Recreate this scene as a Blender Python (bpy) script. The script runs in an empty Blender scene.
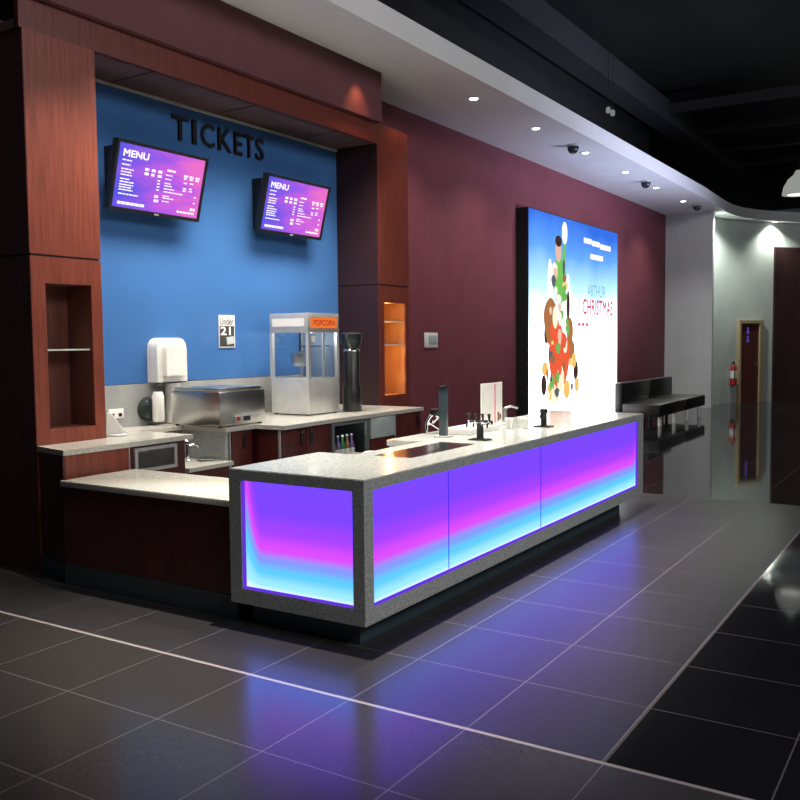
import bpy, bmesh, math, random
from mathutils import Vector, Matrix
random.seed(7)
PI = math.pi
scene = bpy.context.scene
COL = scene.collection

# ------------------------------------------------------------------ materials
def new_mat(name):
    m = bpy.data.materials.new(name); m.use_nodes = True
    nt = m.node_tree; nt.nodes.clear()
    out = nt.nodes.new('ShaderNodeOutputMaterial')
    return m, nt, out

def principled(nt, out, color, rough, metal=0.0, spec=0.5, coat=0.0):
    p = nt.nodes.new('ShaderNodeBsdfPrincipled')
    p.inputs['Base Color'].default_value = (*color, 1)
    p.inputs['Roughness'].default_value = rough
    p.inputs['Metallic'].default_value = metal
    p.inputs['Specular IOR Level'].default_value = spec
    p.inputs['Coat Weight'].default_value = coat
    nt.links.new(p.outputs[0], out.inputs[0])
    return p

def mat_noise(name, c1, c2, rough=0.5, metal=0.0, scale=8.0, spec=0.5, stretch=(1, 1, 1), detail=4.0, coat=0.0, lo=0.35, hi=0.65):
    m, nt, out = new_mat(name)
    p = principled(nt, out, c1, rough, metal, spec, coat)
    tc = nt.nodes.new('ShaderNodeTexCoord')
    mp = nt.nodes.new('ShaderNodeMapping'); mp.inputs['Scale'].default_value = stretch
    nz = nt.nodes.new('ShaderNodeTexNoise'); nz.inputs['Scale'].default_value = scale; nz.inputs['Detail'].default_value = detail
    cr = nt.nodes.new('ShaderNodeValToRGB')
    cr.color_ramp.elements[0].position = lo; cr.color_ramp.elements[0].color = (*c1, 1)
    cr.color_ramp.elements[1].position = hi; cr.color_ramp.elements[1].color = (*c2, 1)
    nt.links.new(tc.outputs['Object'], mp.inputs[0]); nt.links.new(mp.outputs[0], nz.inputs['Vector'])
    nt.links.new(nz.outputs['Fac'], cr.inputs[0]); nt.links.new(cr.outputs[0], p.inputs['Base Color'])
    return m

def mat_emit(name, color, strength):
    m, nt, out = new_mat(name)
    e = nt.nodes.new('ShaderNodeEmission')
    e.inputs[0].default_value = (*color, 1); e.inputs[1].default_value = strength
    nt.links.new(e.outputs[0], out.inputs[0])
    return m

def mat_glass(name, tint=(1, 1, 1), f0=0.06):
    m, nt, out = new_mat(name)
    t = nt.nodes.new('ShaderNodeBsdfTransparent'); t.inputs[0].default_value = (*tint, 1)
    g = nt.nodes.new('ShaderNodeBsdfGlossy'); g.inputs['Roughness'].default_value = 0.02
    lw = nt.nodes.new('ShaderNodeLayerWeight')
    pw = nt.nodes.new('ShaderNodeMath'); pw.operation = 'POWER'; nt.links.new(lw.outputs['Facing'], pw.inputs[0]); pw.inputs[1].default_value = 5
    fr = nt.nodes.new('ShaderNodeMath'); fr.operation = 'MULTIPLY_ADD'; nt.links.new(pw.outputs[0], fr.inputs[0]); fr.inputs[1].default_value = .9; fr.inputs[2].default_value = f0
    mx = nt.nodes.new('ShaderNodeMixShader')
    nt.links.new(fr.outputs[0], mx.inputs[0]); nt.links.new(t.outputs[0], mx.inputs[1]); nt.links.new(g.outputs[0], mx.inputs[2])
    nt.links.new(mx.outputs[0], out.inputs[0])
    return m

def mat_ramp_emit(name, axis, z0, z1, stops, side=None):
    """luminous panel: LED colour ramp along an axis of object space (values may exceed 1)"""
    m, nt, out = new_mat(name)
    tc = nt.nodes.new('ShaderNodeTexCoord'); sx = nt.nodes.new('ShaderNodeSeparateXYZ')
    nt.links.new(tc.outputs['Object'], sx.inputs[0])
    mr = nt.nodes.new('ShaderNodeMapRange')
    mr.inputs[1].default_value = z0; mr.inputs[2].default_value = z1
    nt.links.new(sx.outputs[axis], mr.inputs[0])
    fac = mr.outputs[0]
    if side:                       # LEDs also along one or both upright edges
        for (ax, edge, inward, reach, amount) in side:
            d = nt.nodes.new('ShaderNodeMapRange'); d.interpolation_type = 'SMOOTHSTEP'
            d.inputs[1].default_value = edge; d.inputs[2].default_value = edge + inward * reach
            d.inputs[3].default_value = amount; d.inputs[4].default_value = 0.0
            nt.links.new(sx.outputs[ax], d.inputs[0])
            q = nt.nodes.new('ShaderNodeMath'); q.operation = 'SUBTRACT'; q.inputs[0].default_value = 1.0
            nt.links.new(d.outputs[0], q.inputs[1])
            s = nt.nodes.new('ShaderNodeMath'); s.operation = 'MULTIPLY'
            nt.links.new(fac, s.inputs[0]); nt.links.new(q.outputs[0], s.inputs[1]); fac = s.outputs[0]
    peak = max(max(c) for _, c in stops)
    cr = nt.nodes.new('ShaderNodeValToRGB'); cr.color_ramp.interpolation = 'B_SPLINE' if False else 'EASE'
    els = cr.color_ramp.elements
    while len(els) < len(stops): els.new(0.5)
    for e, (pos, c) in zip(els, stops):
        e.position = pos; e.color = (c[0] / peak, c[1] / peak, c[2] / peak, 1)
    nt.links.new(fac, cr.inputs[0])
    em = nt.nodes.new('ShaderNodeEmission'); em.inputs[1].default_value = peak
    nt.links.new(cr.outputs[0], em.inputs[0])
    gl = nt.nodes.new('ShaderNodeBsdfGlossy'); gl.inputs['Roughness'].default_value = 0.15; gl.inputs[0].default_value = (.03, .03, .03, 1)
    ad = nt.nodes.new('ShaderNodeAddShader')
    nt.links.new(em.outputs[0], ad.inputs[0]); nt.links.new(gl.outputs[0], ad.inputs[1])
    nt.links.new(ad.outputs[0], out.inputs[0])
    return m

def mat_stone(name='speckled solid surface', k=(1, 1, 1)):
    m, nt, out = new_mat(name)
    p = principled(nt, out, (.4, .4, .4), .16, 0, .5)
    tc = nt.nodes.new('ShaderNodeTexCoord')
    v = nt.nodes.new('ShaderNodeTexVoronoi'); v.inputs['Scale'].default_value = 210
    n = nt.nodes.new('ShaderNodeTexNoise'); n.inputs['Scale'].default_value = 70; n.inputs['Detail'].default_value = 3
    nt.links.new(tc.outputs['Object'], v.inputs['Vector']); nt.links.new(tc.outputs['Object'], n.inputs['Vector'])
    sp = nt.nodes.new('ShaderNodeSeparateColor'); nt.links.new(v.outputs['Color'], sp.inputs[0])
    cr = nt.nodes.new('ShaderNodeValToRGB'); e = cr.color_ramp.elements
    e[0].position = 0; e[0].color = (.24 * k[0], .27 * k[1], .27 * k[2], 1); e[1].position = 1; e[1].color = (min(.85, .74 * k[0]), min(.84, .76 * k[1]), .72 * k[2], 1)
    a = e.new(.18); a.color = (.41 * k[0], .45 * k[1], .445 * k[2], 1); b = e.new(.80); b.color = (.50 * k[0], .54 * k[1], .525 * k[2], 1)
    nt.links.new(sp.outputs[0], cr.inputs[0])
    mx = nt.nodes.new('ShaderNodeMix'); mx.data_type = 'RGBA'; mx.blend_type = 'MULTIPLY'; mx.inputs[0].default_value = .4
    nt.links.new(cr.outputs[0], mx.inputs[6]); nt.links.new(n.outputs['Fac'], mx.inputs[7])
    nt.links.new(mx.outputs[2], p.inputs['Base Color'])
    return m

def mat_wood(name, c1, c2, rough=.35, spec=.4):
    return mat_noise(name, c1, c2, rough, 0, 5.0, spec, (9, 9, .5), 6.0, 0, .3, .72)

def mat_floor():
    m, nt, out = new_mat('large format floor tiles')
    p = principled(nt, out, (.03, .03, .03), .2, 0, .5)
    tc = nt.nodes.new('ShaderNodeTexCoord')
    mp = nt.nodes.new('ShaderNodeMapping'); mp.inputs['Location'].default_value = (.577, -.945 + 6.25, 0)
    nt.links.new(tc.outputs['Object'], mp.inputs[0])
    br = nt.nodes.new('ShaderNodeTexBrick'); br.offset = 0; br.squash = 1
    br.inputs['Scale'].default_value = 1; br.inputs['Mortar Size'].default_value = .0035
    br.inputs['Mortar Smooth'].default_value = .1; br.inputs['Brick Width'].default_value = .63; br.inputs['Row Height'].default_value = .625
    br.inputs['Color1'].default_value = (0, 0, 0, 1); br.inputs['Color2'].default_value = (1, 1, 1, 1)
    nt.links.new(mp.outputs[0], br.inputs['Vector'])
    sx = nt.nodes.new('ShaderNodeSeparateXYZ'); nt.links.new(tc.outputs['Object'], sx.inputs[0])
    def mth(op, a, b=None, c=None):
        n = nt.nodes.new('ShaderNodeMath'); n.operation = op
        for i, s in enumerate((a, b, c)):
            if s is None: continue
            if isinstance(s, (int, float)): n.inputs[i].default_value = s
            else: nt.links.new(s, n.inputs[i])
        return n.outputs[0]
    X, Y = sx.outputs[0], sx.outputs[1]
    matt = mth('MULTIPLY', mth('MULTIPLY', mth('GREATER_THAN', X, -.577), mth('LESS_THAN', X, 5.78)), mth('GREATER_THAN', Y, -1.545))
    left = mth('LESS_THAN', X, -.577)
    l1 = mth('COMPARE', X, -.577, .011); l2 = mth('MULTIPLY', mth('COMPARE', Y, -1.545, .005), mth('GREATER_THAN', X, -.577))
    line = mth('MAXIMUM', l1, mth('MAXIMUM', mth('MULTIPLY', l2, .40), mth('MULTIPLY', br.outputs['Fac'], .30)))
    nz = nt.nodes.new('ShaderNodeTexNoise'); nz.inputs['Scale'].default_value = 60; nz.inputs['Detail'].default_value = 3
    nt.links.new(tc.outputs['Object'], nz.inputs['Vector'])
    def mixc(f, a, b):
        n = nt.nodes.new('ShaderNodeMix'); n.data_type = 'RGBA'
        nt.links.new(f, n.inputs[0])
        for i, s in ((6, a), (7, b)):
            if isinstance(s, tuple): n.inputs[i].default_value = (*s, 1)
            else: nt.links.new(s, n.inputs[i])
        return n.outputs[2]
    def mixf(f, a, b):
        n = nt.nodes.new('ShaderNodeMix'); n.data_type = 'FLOAT'
        nt.links.new(f, n.inputs[0]); n.inputs[2].default_value = a
        if isinstance(b, (int, float)): n.inputs[3].default_value = b
        else: nt.links.new(b, n.inputs[3])
        return n.outputs[0]
    base = mixc(left, (.012, .0125, .014), (.050, .047, .045))
    base = mixc(matt, base, (.038, .036, .039))
    grain = mixc(nz.outputs['Fac'], (.6, .6, .6), (1.4, 1.4, 1.4))
    mul = nt.nodes.new('ShaderNodeMix'); mul.data_type = 'RGBA'; mul.blend_type = 'MULTIPLY'; mul.inputs[0].default_value = .7
    nt.links.new(base, mul.inputs[6]); nt.links.new(grain, mul.inputs[7])
    col = mixc(line, mul.outputs[2], (.42, .38, .37))
    nt.links.new(col, p.inputs['Base Color'])
    r = mixf(left, .05, .22)
    rn = nt.nodes.new('ShaderNodeMix'); rn.data_type = 'FLOAT'; nt.links.new(matt, rn.inputs[0]); nt.links.new(r, rn.inputs[2]); rn.inputs[3].default_value = .31
    nt.links.new(rn.outputs[0], p.inputs['Roughness'])
    return m

M = {}
M['stone'] = mat_stone()
M['stone_lit'] = mat_stone('speckled worktop with light painted in', (1.55, 1.40, 1.25))  # same stone made lighter and warmer: downlight on the worktops painted in
M['wood_shade'] = mat_wood('cherry veneer with shade painted in', (.022, .009, .0105), (.034, .013, .014), .4)  # cherry darkened: shade on the right column's side painted in
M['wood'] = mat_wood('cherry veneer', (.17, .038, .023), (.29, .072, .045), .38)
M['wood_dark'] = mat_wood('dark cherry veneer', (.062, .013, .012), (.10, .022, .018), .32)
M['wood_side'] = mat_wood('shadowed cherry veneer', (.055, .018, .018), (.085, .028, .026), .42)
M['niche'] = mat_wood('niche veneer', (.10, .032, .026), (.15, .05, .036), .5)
M['niche_amber'] = mat_wood('amber lit veneer', (.30, .13, .06), (.38, .17, .08), .5)  # niche veneer lightened, part of the amber light put into its colour
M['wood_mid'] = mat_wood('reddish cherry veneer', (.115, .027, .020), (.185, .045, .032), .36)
M['joint'] = mat_noise('dark joint', (.02, .015, .012), (.03, .02, .016), .6)
M['plinth'] = mat_noise('slate blue plinth', (.035, .055, .068), (.045, .07, .085), .3)
M['black'] = mat_noise('black plastic', (.008, .008, .009), (.013, .013, .014), .35)
M['matte_black'] = mat_noise('black paint', (.004, .004, .004), (.007, .007, .007), .8, 0, 3)
M['steel'] = mat_noise('brushed steel', (.45, .45, .44), (.58, .57, .55), .28, 1, 30, .5, (1, 1, 12))
M['chrome'] = mat_noise('chrome', (.75, .76, .77), (.8, .8, .8), .08, 1)
M['alu'] = mat_noise('satin aluminium', (.55, .56, .56), (.62, .62, .62), .4, .6)
M['darkalu'] = mat_noise('dull grey metal', (.16, .18, .18), (.2, .22, .22), .4, .4)
M['white'] = mat_noise('white plastic', (.78, .77, .74), (.84, .83, .80), .3)
M['pale'] = mat_noise('pale grey enamel', (.40, .46, .46), (.44, .5, .49), .35)
M['paint'] = mat_noise('white ceiling paint', (.76, .76, .78), (.80, .80, .82), .7, 0, 2)
M['greywall'] = mat_noise('pale grey wall paint', (.46, .50, .50), (.50, .54, .54), .75, 0, 2)
M['whitewall'] = mat_noise('off white wall paint', (.70, .75, .74), (.74, .79, .78), .75, 0, 2)
M['purple'] = mat_noise('plum wall paint', (.165, .036, .050), (.19, .043, .058), .65, 0, 3)
M['maroon'] = mat_noise('maroon bulkhead paint', (.12, .036, .045), (.14, .042, .05), .6, 0, 3)
M['curtain'] = mat_noise('dark maroon panel', (.035, .014, .016), (.05, .02, .022), .6, 0, 4, .3, (10, 10, .3))
M['blue'] = mat_noise('back painted blue glass', (.048, .140, .355), (.055, .155, .395), .07, 0, .8, .16)
M['tile'] = mat_noise('grey splashback', (.30, .31, .31), (.36, .37, .365), .25, 0, 5)
M['cream'] = mat_noise('cream trim', (.5, .47, .40), (.55, .52, .45), .5)
M['soffit_panel'] = mat_noise('brown ceiling panels', (.10, .055, .05), (.13, .07, .06), .5, 0, 3)
M['glass'] = mat_glass('clear glass')
M['shelf_glass'] = mat_noise('lit glass shelf edge', (.62, .66, .60), (.70, .74, .68), .15)
M['dark_glass'] = mat_noise('dark appliance glass', (.02, .03, .03), (.035, .045, .045), .05)
M['inset'] = mat_noise('polished drip tray', (.42, .40, .37), (.48, .45, .42), .16, 1)
M['red'] = mat_noise('red paint', (.40, .02, .02), (.46, .03, .025), .35)
M['doorred'] = mat_wood('dark red door', (.075, .02, .02), (.11, .03, .028), .4)
M['doorframe'] = mat_noise('light oak frame', (.33, .26, .15), (.40, .31, .19), .5, 0, 4, .4, (8, 8, .6))
M['letter'] = mat_noise('black lettering', (.012, .013, .016), (.018, .019, .022), .3)
M['print_white'] = mat_noise('white print', (.75, .75, .74), (.8, .8, .78), .5)
M['print_black'] = mat_noise('black print', (.02, .022, .02), (.035, .035, .03), .5)
M['orange_lit'] = mat_emit('lit orange sign', (1, .22, .04), .85)
M['sign_red'] = mat_emit('sign red', (.55, .03, .015), .8)
M['lamp'] = mat_emit('lit lamp', (1, .97, .92), 14)
M['lamp_dim'] = mat_emit('distant lamp', (1, .97, .85), 1.2)
M['screen_text'] = mat_emit('screen white', (1, .93, 1), 1.15)
M['led_blue'] = mat_emit('blue pictogram', (.16, .14, .75), .35)
M['lcd'] = mat_noise('dark display', (.01, .015, .03), (.015, .02, .04), .2)
M['green_bottle'] = mat_noise('green glass', (.03, .14, .05), (.05, .2, .08), .12)
M['amber_bottle'] = mat_noise('amber glass', (.18, .09, .03), (.24, .12, .05), .12)
M['violet_bottle'] = mat_noise('violet label', (.14, .08, .24), (.2, .12, .32), .25)
M['pink'] = mat_noise('pink print', (.7, .25, .30), (.78, .32, .36), .5)
M['floor'] = mat_floor()
M['truss'] = mat_noise('grey painted steel', (.018, .018, .022), (.024, .024, .028), .8)

# ------------------------------------------------------------------ mesh helpers
def bx(bm, x0, x1, y0, y1, z0, z1, bev=0.0, mat=None):
    r = bmesh.ops.create_cube(bm, size=1)
    vs = r['verts']
    for v in vs:
        v.co = Vector(((x0 + x1) / 2 + v.co.x * (x1 - x0), (y0 + y1) / 2 + v.co.y * (y1 - y0), (z0 + z1) / 2 + v.co.z * (z1 - z0)))
    if mat is not None:
        for v in vs: v.co = mat @ v.co
    if bev > 0:
        es = list({e for v in vs for e in v.link_edges})
        bmesh.ops.bevel(bm, geom=es, offset=bev, segments=2, affect='EDGES', profile=.5)
    return bm

def box(x0, x1, y0, y1, z0, z1, bev=0.0):
    return bx(bmesh.new(), x0, x1, y0, y1, z0, z1, bev)

def lathe(bm, prof, cx, cy, seg=24, M4=None):
    """prof: list of (radius, z) around a vertical axis"""
    rings = []
    for (r, z) in prof:
        ring = []
        for i in range(seg):
            a = 2 * PI * i / seg
            co = Vector((cx + r * math.cos(a), cy + r * math.sin(a), z))
            if M4 is not None: co = M4 @ co
            ring.append(bm.verts.new(co))
        rings.append(ring)
    for a, b in zip(rings, rings[1:]):
        for i in range(seg):
            j = (i + 1) % seg
            bm.faces.new((a[i], a[j], b[j], b[i]))
    bm.faces.new(list(reversed(rings[0]))); bm.faces.new(rings[-1])
    return bm

def tube(bm, pts, r, seg=10):
    pts = [Vector(p) for p in pts]; rings = []
    prev = None
    for i, p in enumerate(pts):
        d = (pts[min(i + 1, len(pts) - 1)] - pts[max(i - 1, 0)]).normalized()
        n = d.cross(Vector((0, 0, 1)))
        if n.length < 1e-3: n = d.cross(Vector((1, 0, 0)))
        n.normalize()
        if prev is not None and n.dot(prev) < 0: n = -n
        prev = n; b = d.cross(n)
        rr = r[i] if isinstance(r, (list, tuple)) else r
        rings.append([bm.verts.new(p + (n * math.cos(2 * PI * k / seg) + b * math.sin(2 * PI * k / seg)) * rr) for k in range(seg)])
    for a, c in zip(rings, rings[1:]):
        for k in range(seg):
            j = (k + 1) % seg
            bm.faces.new((a[k], a[j], c[j], c[k]))
    bm.faces.new(rings[0]); bm.faces.new(rings[-1])
    return bm

def prism(bm, poly, z0, z1):
    b = [bm.verts.new((x, y, z0)) for x, y in poly]; t = [bm.verts.new((x, y, z1)) for x, y in poly]
    n = len(poly)
    for i in range(n):
        j = (i + 1) % n
        bm.faces.new((b[i], b[j], t[j], t[i]))
    bm.faces.new(list(reversed(b))); bm.faces.new(t)
    return bm

def frame_xz(bm, x0, x1, z0, z1, hx0, hx1, hz0, hz1, y0, y1, bev=0):
    """rectangular frame in the XZ plane (thickness y0..y1) with one opening"""
    poly = [(x0, z0), (x1, z0), (x1, z1), (x0, z1)]; hole = [(hx0, hz0), (hx1, hz0), (hx1, hz1), (hx0, hz1)]
    def V(p, y): return bm.verts.new((p[0], y, p[1]))
    of, ob = [V(p, y0) for p in poly], [V(p, y1) for p in poly]
    hf, hb = [V(p, y0) for p in hole], [V(p, y1) for p in hole]
    for i in range(4):
        j = (i + 1) % 4
        bm.faces.new((of[i], of[j], hf[j], hf[i])); bm.faces.new((ob[j], ob[i], hb[i], hb[j]))
        bm.faces.new((of[j], of[i], ob[i], ob[j])); bm.faces.new((hf[i], hf[j], hb[j], hb[i]))
    return bm

def swap_xy(bm, x):
    """turn an XZ frame into a YZ frame: (x,y,z)->(y-as-x offset)"""
    for v in bm.verts: v.co = Vector((v.co.y, v.co.x, v.co.z))
    return bm

def text_bm(body, size, extrude=0.0, bold=0.0, align='LEFT', spacing=1.0):
    cu = bpy.data.curves.new('lettering', 'FONT'); cu.body = body; cu.size = size; cu.extrude = extrude
    cu.align_x = align; cu.space_character = spacing; cu.resolution_u = 3
    ob = bpy.data.objects.new('lettering', cu); COL.objects.link(ob)
    dg = bpy.context.evaluated_depsgraph_get(); dg.update()
    me = bpy.data.meshes.new_from_object(ob.evaluated_get(dg))
    bm = bmesh.new(); bm.from_mesh(me)
    bpy.data.objects.remove(ob); bpy.data.curves.remove(cu)
    if bold:
        for k, (dx, dy) in enumerate(((bold, 0), (0, bold), (bold, bold))):
            for v in bm.verts: pass
            b2 = bmesh.new(); b2.from_mesh(me)
            for v in b2.verts: v.co += Vector((dx, dy, .00008 * (k + 1)))
            m2 = bpy.data.meshes.new('tmp'); b2.to_mesh(m2); b2.free(); bm.from_mesh(m2); bpy.data.meshes.remove(m2)
    bpy.data.meshes.remove(me)
    return bm

def fit_text(bm, x0, x1, z0, z1):
    """scale flat lettering (XY) to a box and return bounds"""
    xs = [v.co.x for v in bm.verts]; ys = [v.co.y for v in bm.verts]
    ax, bx_, ay, by = min(xs), max(xs), min(ys), max(ys)
    for v in bm.verts:
        v.co = Vector((x0 + (v.co.x - ax) / (bx_ - ax) * (x1 - x0), z0 + (v.co.y - ay) / (by - ay) * (z1 - z0), v.co.z))
    return bm

def upright(bm, y):
    """flat lettering (x, height, depth) -> stands in the XZ plane at y, facing -Y"""
    for v in bm.verts: v.co = Vector((v.co.x, y - v.co.z, v.co.y))
    return bm

ORIG = {}
def finish(bm, name, mat, origin, smooth=True):
    bmesh.ops.recalc_face_normals(bm, faces=bm.faces[:])
    o = Vector(origin)
    for v in bm.verts: v.co -= o
    me = bpy.data.meshes.new(name); bm.to_mesh(me); bm.free()
    me.materials.append(mat)
    if smooth:
        for p in me.polygons: p.use_smooth = True
        try: me.set_sharp_from_angle(angle=math.radians(35))
        except Exception: pass
    ob = bpy.data.objects.new(name, me); COL.objects.link(ob)
    return ob

def part(name, bm, mat, parent, label=None):
    """one mesh, child of a thing (or of a part); bm in the frame the thing was planned in"""
    ob = finish(bm, name, mat, ORIG[parent.name])
    ob.parent = parent; ORIG[ob.name] = ORIG[parent.name]
    if label: ob['label'] = label
    return ob

def thing(name, label, cat, loc, group=None):
    o = bpy.data.objects.new(name, None); COL.objects.link(o); o.empty_display_size = .1
    o.location = loc; o['label'] = label; o['category'] = cat
    if group: o['group'] = group
    ORIG[o.name] = Vector(loc)
    return o

def single(name, bm, mat, label, cat, group=None):
    vs = [v.co for v in bm.verts]
    loc = Vector(((min(v.x for v in vs) + max(v.x for v in vs)) / 2, (min(v.y for v in vs) + max(v.y for v in vs)) / 2, min(v.z for v in vs)))
    o = finish(bm, name, mat, loc); o.location = loc; o['label'] = label; o['category'] = cat
    if group: o['group'] = group
    ORIG[o.name] = loc
    return o

def struct(name, bm, mat, parent=None):
    o = finish(bm, name, mat, ORIG[parent.name] if parent else (0, 0, 0))
    if parent: o.parent = parent; ORIG[o.name] = ORIG[parent.name]
    else: o['kind'] = 'structure'; ORIG[o.name] = Vector((0, 0, 0))
    return o

def dup(root, loc, label, group=None):
    r = root.copy(); COL.objects.link(r); r.location = loc; r['label'] = label
    if group: r['group'] = group
    for ch in list(root.children):
        c = ch.copy(); COL.objects.link(c); c.parent = r
        for g in list(ch.children):
            d = g.copy(); COL.objects.link(d); d.parent = c
    return r

ORD = ['first', 'second', 'third', 'fourth', 'fifth', 'sixth', 'seventh', 'eighth', 'ninth', 'tenth']

# ------------------------------------------------------------------ the setting
struct('floor', box(-9, 40, -16, 12, -.1, 0), M['floor'])
struct('ceiling', box(-9, 40, -16, 12, 7.5, 7.6), M['matte_black'])
YB = 3.655
struct('wall_back', box(.70, 4.82, YB, YB + .1, 1.34, 3.98), M['blue'])
struct('wall_splashback', box(.70, 4.82, YB, YB + .1, 0, 1.335), M['tile'])
struct('trim_1', box(.80, 4.79, YB - .02, YB, 3.955, 3.978), M['cream'])
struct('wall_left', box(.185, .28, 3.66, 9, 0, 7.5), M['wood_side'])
struct('wall_rear', box(5.40, 18.6, YB, YB + .15, 0, 4.80), M['purple'])
struct('wall_upper', box(.26, 19.0, 4.2, 4.3, 4.8, 7.5), M['matte_black'])
struct('wall_far', box(18.6, 18.75, 2.51, 3.9, 0, 4.80), M['whitewall'])
# panelled underside of the ticket alcove
bm = box(.16, 5.46, 3.10, YB + .2, 3.985, 4.05)
struct('ceiling_alcove', bm, M['soffit_panel'])
bm = bmesh.new()
for x in (1.45, 2.75, 4.05): bx(bm, x - .006, x + .006, 3.10, YB - .02, 3.981, 3.987)
struct('trim_2', bm, M['joint'])
struct('beam_front', box(.16, 5.46, 3.07, 3.12, 3.985, 4.215), M['wood_mid'])
struct('beam_bulkhead', box(.10, 4.79, 3.00, 3.4, 4.215, 5.2), M['maroon'])

# white soffit with a curved front lip, ceiling of the concourse edge
front = [(-4, 2.2), (4.6, 2.2), (10, 2.2), (16.5, 2.2), (17.8, 2.24), (18.9, 2.27), (19.6, 2.24), (20.2, 2.14), (20.8, 1.92), (21.4, 1.6), (22.0, 1.12), (22.5, .5), (22.8, -.3), (22.9, -1.5), (22.8, -4)]
back = [(-4, 4.0), (4.6, 4.0), (10, 4.0), (16.5, 4.0), (17.8, 4.0), (19.2, 4.0), (20.6, 3.9), (21.8, 3.6), (22.8, 3.1), (23.6, 2.5), (24.2, 1.8), (24.6, .9), (24.8, -.2), (24.9, -1.5), (24.8, -4)]
bm = bmesh.new()
fb = [bm.verts.new((x, y, 4.77)) for x, y in front]; ft = [bm.verts.new((x, y, 5.02)) for x, y in front]
bb = [bm.verts.new((x, y, 4.77)) for x, y in back]; bt = [bm.verts.new((x, y, 5.02)) for x, y in back]
for i in range(len(front) - 1):
    bm.faces.new((fb[i], fb[i + 1], bb[i + 1], bb[i])); bm.faces.new((fb[i], ft[i], ft[i + 1], fb[i + 1])); bm.faces.new((ft[i], bt[i], bt[i + 1], ft[i + 1]))
struct('ceiling_soffit', bm, M['paint'])

# curved pale wall at the far end
curve = [(18.76, 3.0), (19.5, 2.79), (20.3, 2.52), (21.3, 1.98), (22.1, 1.45), (22.8, .75), (23.2, -.1), (23.4, -1.2), (23.4, -4)]
bm = bmesh.new()
lo = [bm.verts.new((x, y, 0)) for x, y in curve]; hi = [bm.verts.new((x, y, 4.80)) for x, y in curve]
lo2 = [bm.verts.new((x + .12, y + .12, 0)) for x, y in curve]; hi2 = [bm.verts.new((x + .12, y + .12, 4.80)) for x, y in curve]
for i in range(len(curve) - 1):
    bm.faces.new((lo[i], lo[i + 1], hi[i + 1], hi[i])); bm.faces.new((lo2[i + 1], lo2[i], hi2[i], hi2[i + 1])); bm.faces.new((hi[i], hi[i + 1], hi2[i + 1], hi2[i]))
struct('wall_curved', bm, M['greywall'])
# dark panelled section at the far right, standing proud of the curved wall
pc = [(21.72, 1.62), (22.02, 1.42), (22.72, .70), (23.10, -.12), (23.3, -1.2), (23.3, -4)]
bm = bmesh.new()
poly = pc + [(x + .1, y + .1) for x, y in reversed(pc)]
prism(bm, poly, 0, 4.12)
struct('wall_panel', bm, M['curtain'])
# door in the curved wall
A = Vector((20.62, 2.347, 0)); B = Vector((21.42, 1.90, 0)); u = (B - A).normalized(); nrm = Vector((-u.y * -1, -u.x, 0)); nrm = Vector((u.y, -u.x, 0))
if nrm.x > 0: nrm = -nrm
W4 = Matrix(((u.x, nrm.x, 0, A.x), (u.y, nrm.y, 0, A.y), (0, 0, 1, 0), (0, 0, 0, 1)))
DL = (B - A).length
d = bpy.data.objects.new('door_1', None); COL.objects.link(d); d['kind'] = 'structure'; ORIG['door_1'] = Vector((0, 0, 0))
def wpart(name, bm, mat, parent):
    for v in bm.verts: v.co = W4 @ v.co
    return part(name, bm, mat, parent)
bm = bmesh.new(); bx(bm, 0, .07, 0, .10, 0, 2.17); bx(bm, DL - .14, DL, 0, .10, 0, 2.17); bx(bm, .07, DL - .14, 0, .10, 2.09, 2.17)
wpart('door_frame', bm, M['doorframe'], d)
leaf = wpart('door_leaf', box(.07, DL - .14, .01, .05, 0, 2.09), M['doorred'], d)
bm = bmesh.new(); tube(bm, [(DL - .22, .05, 1.02), (DL - .22, .10, 1.02), (DL - .32, .10, 1.02)], .012)
wpart('door_handle', bm, M['chrome'], d)
bm = bmesh.new()
for cz in (1.88, 1.66):
    r = bmesh.ops.create_icosphere(bm, subdivisions=2, radius=.04)
    for v in r['verts']: v.co = Vector((.36 + v.co.x, .055 + v.co.y * .1, cz + .07 + v.co.z))
    bx(bm, .32, .40, .05, .06, cz - .07, cz + .03)
wpart('door_sign', bm, M['led_blue'], d)

# open black ceiling: steel trusses
for i, x in enumerate((17.4, 20.1, 22.7, 25.2, 28.5)):
    o = struct('ceiling_truss', box(x - .08, x + .08, -9, 4.1, 6.95, 7.15), M['truss'])
struct('ceiling_duct', box(6, 34, 3.25, 3.75, 6.75, 7.25), M['truss'])

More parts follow.
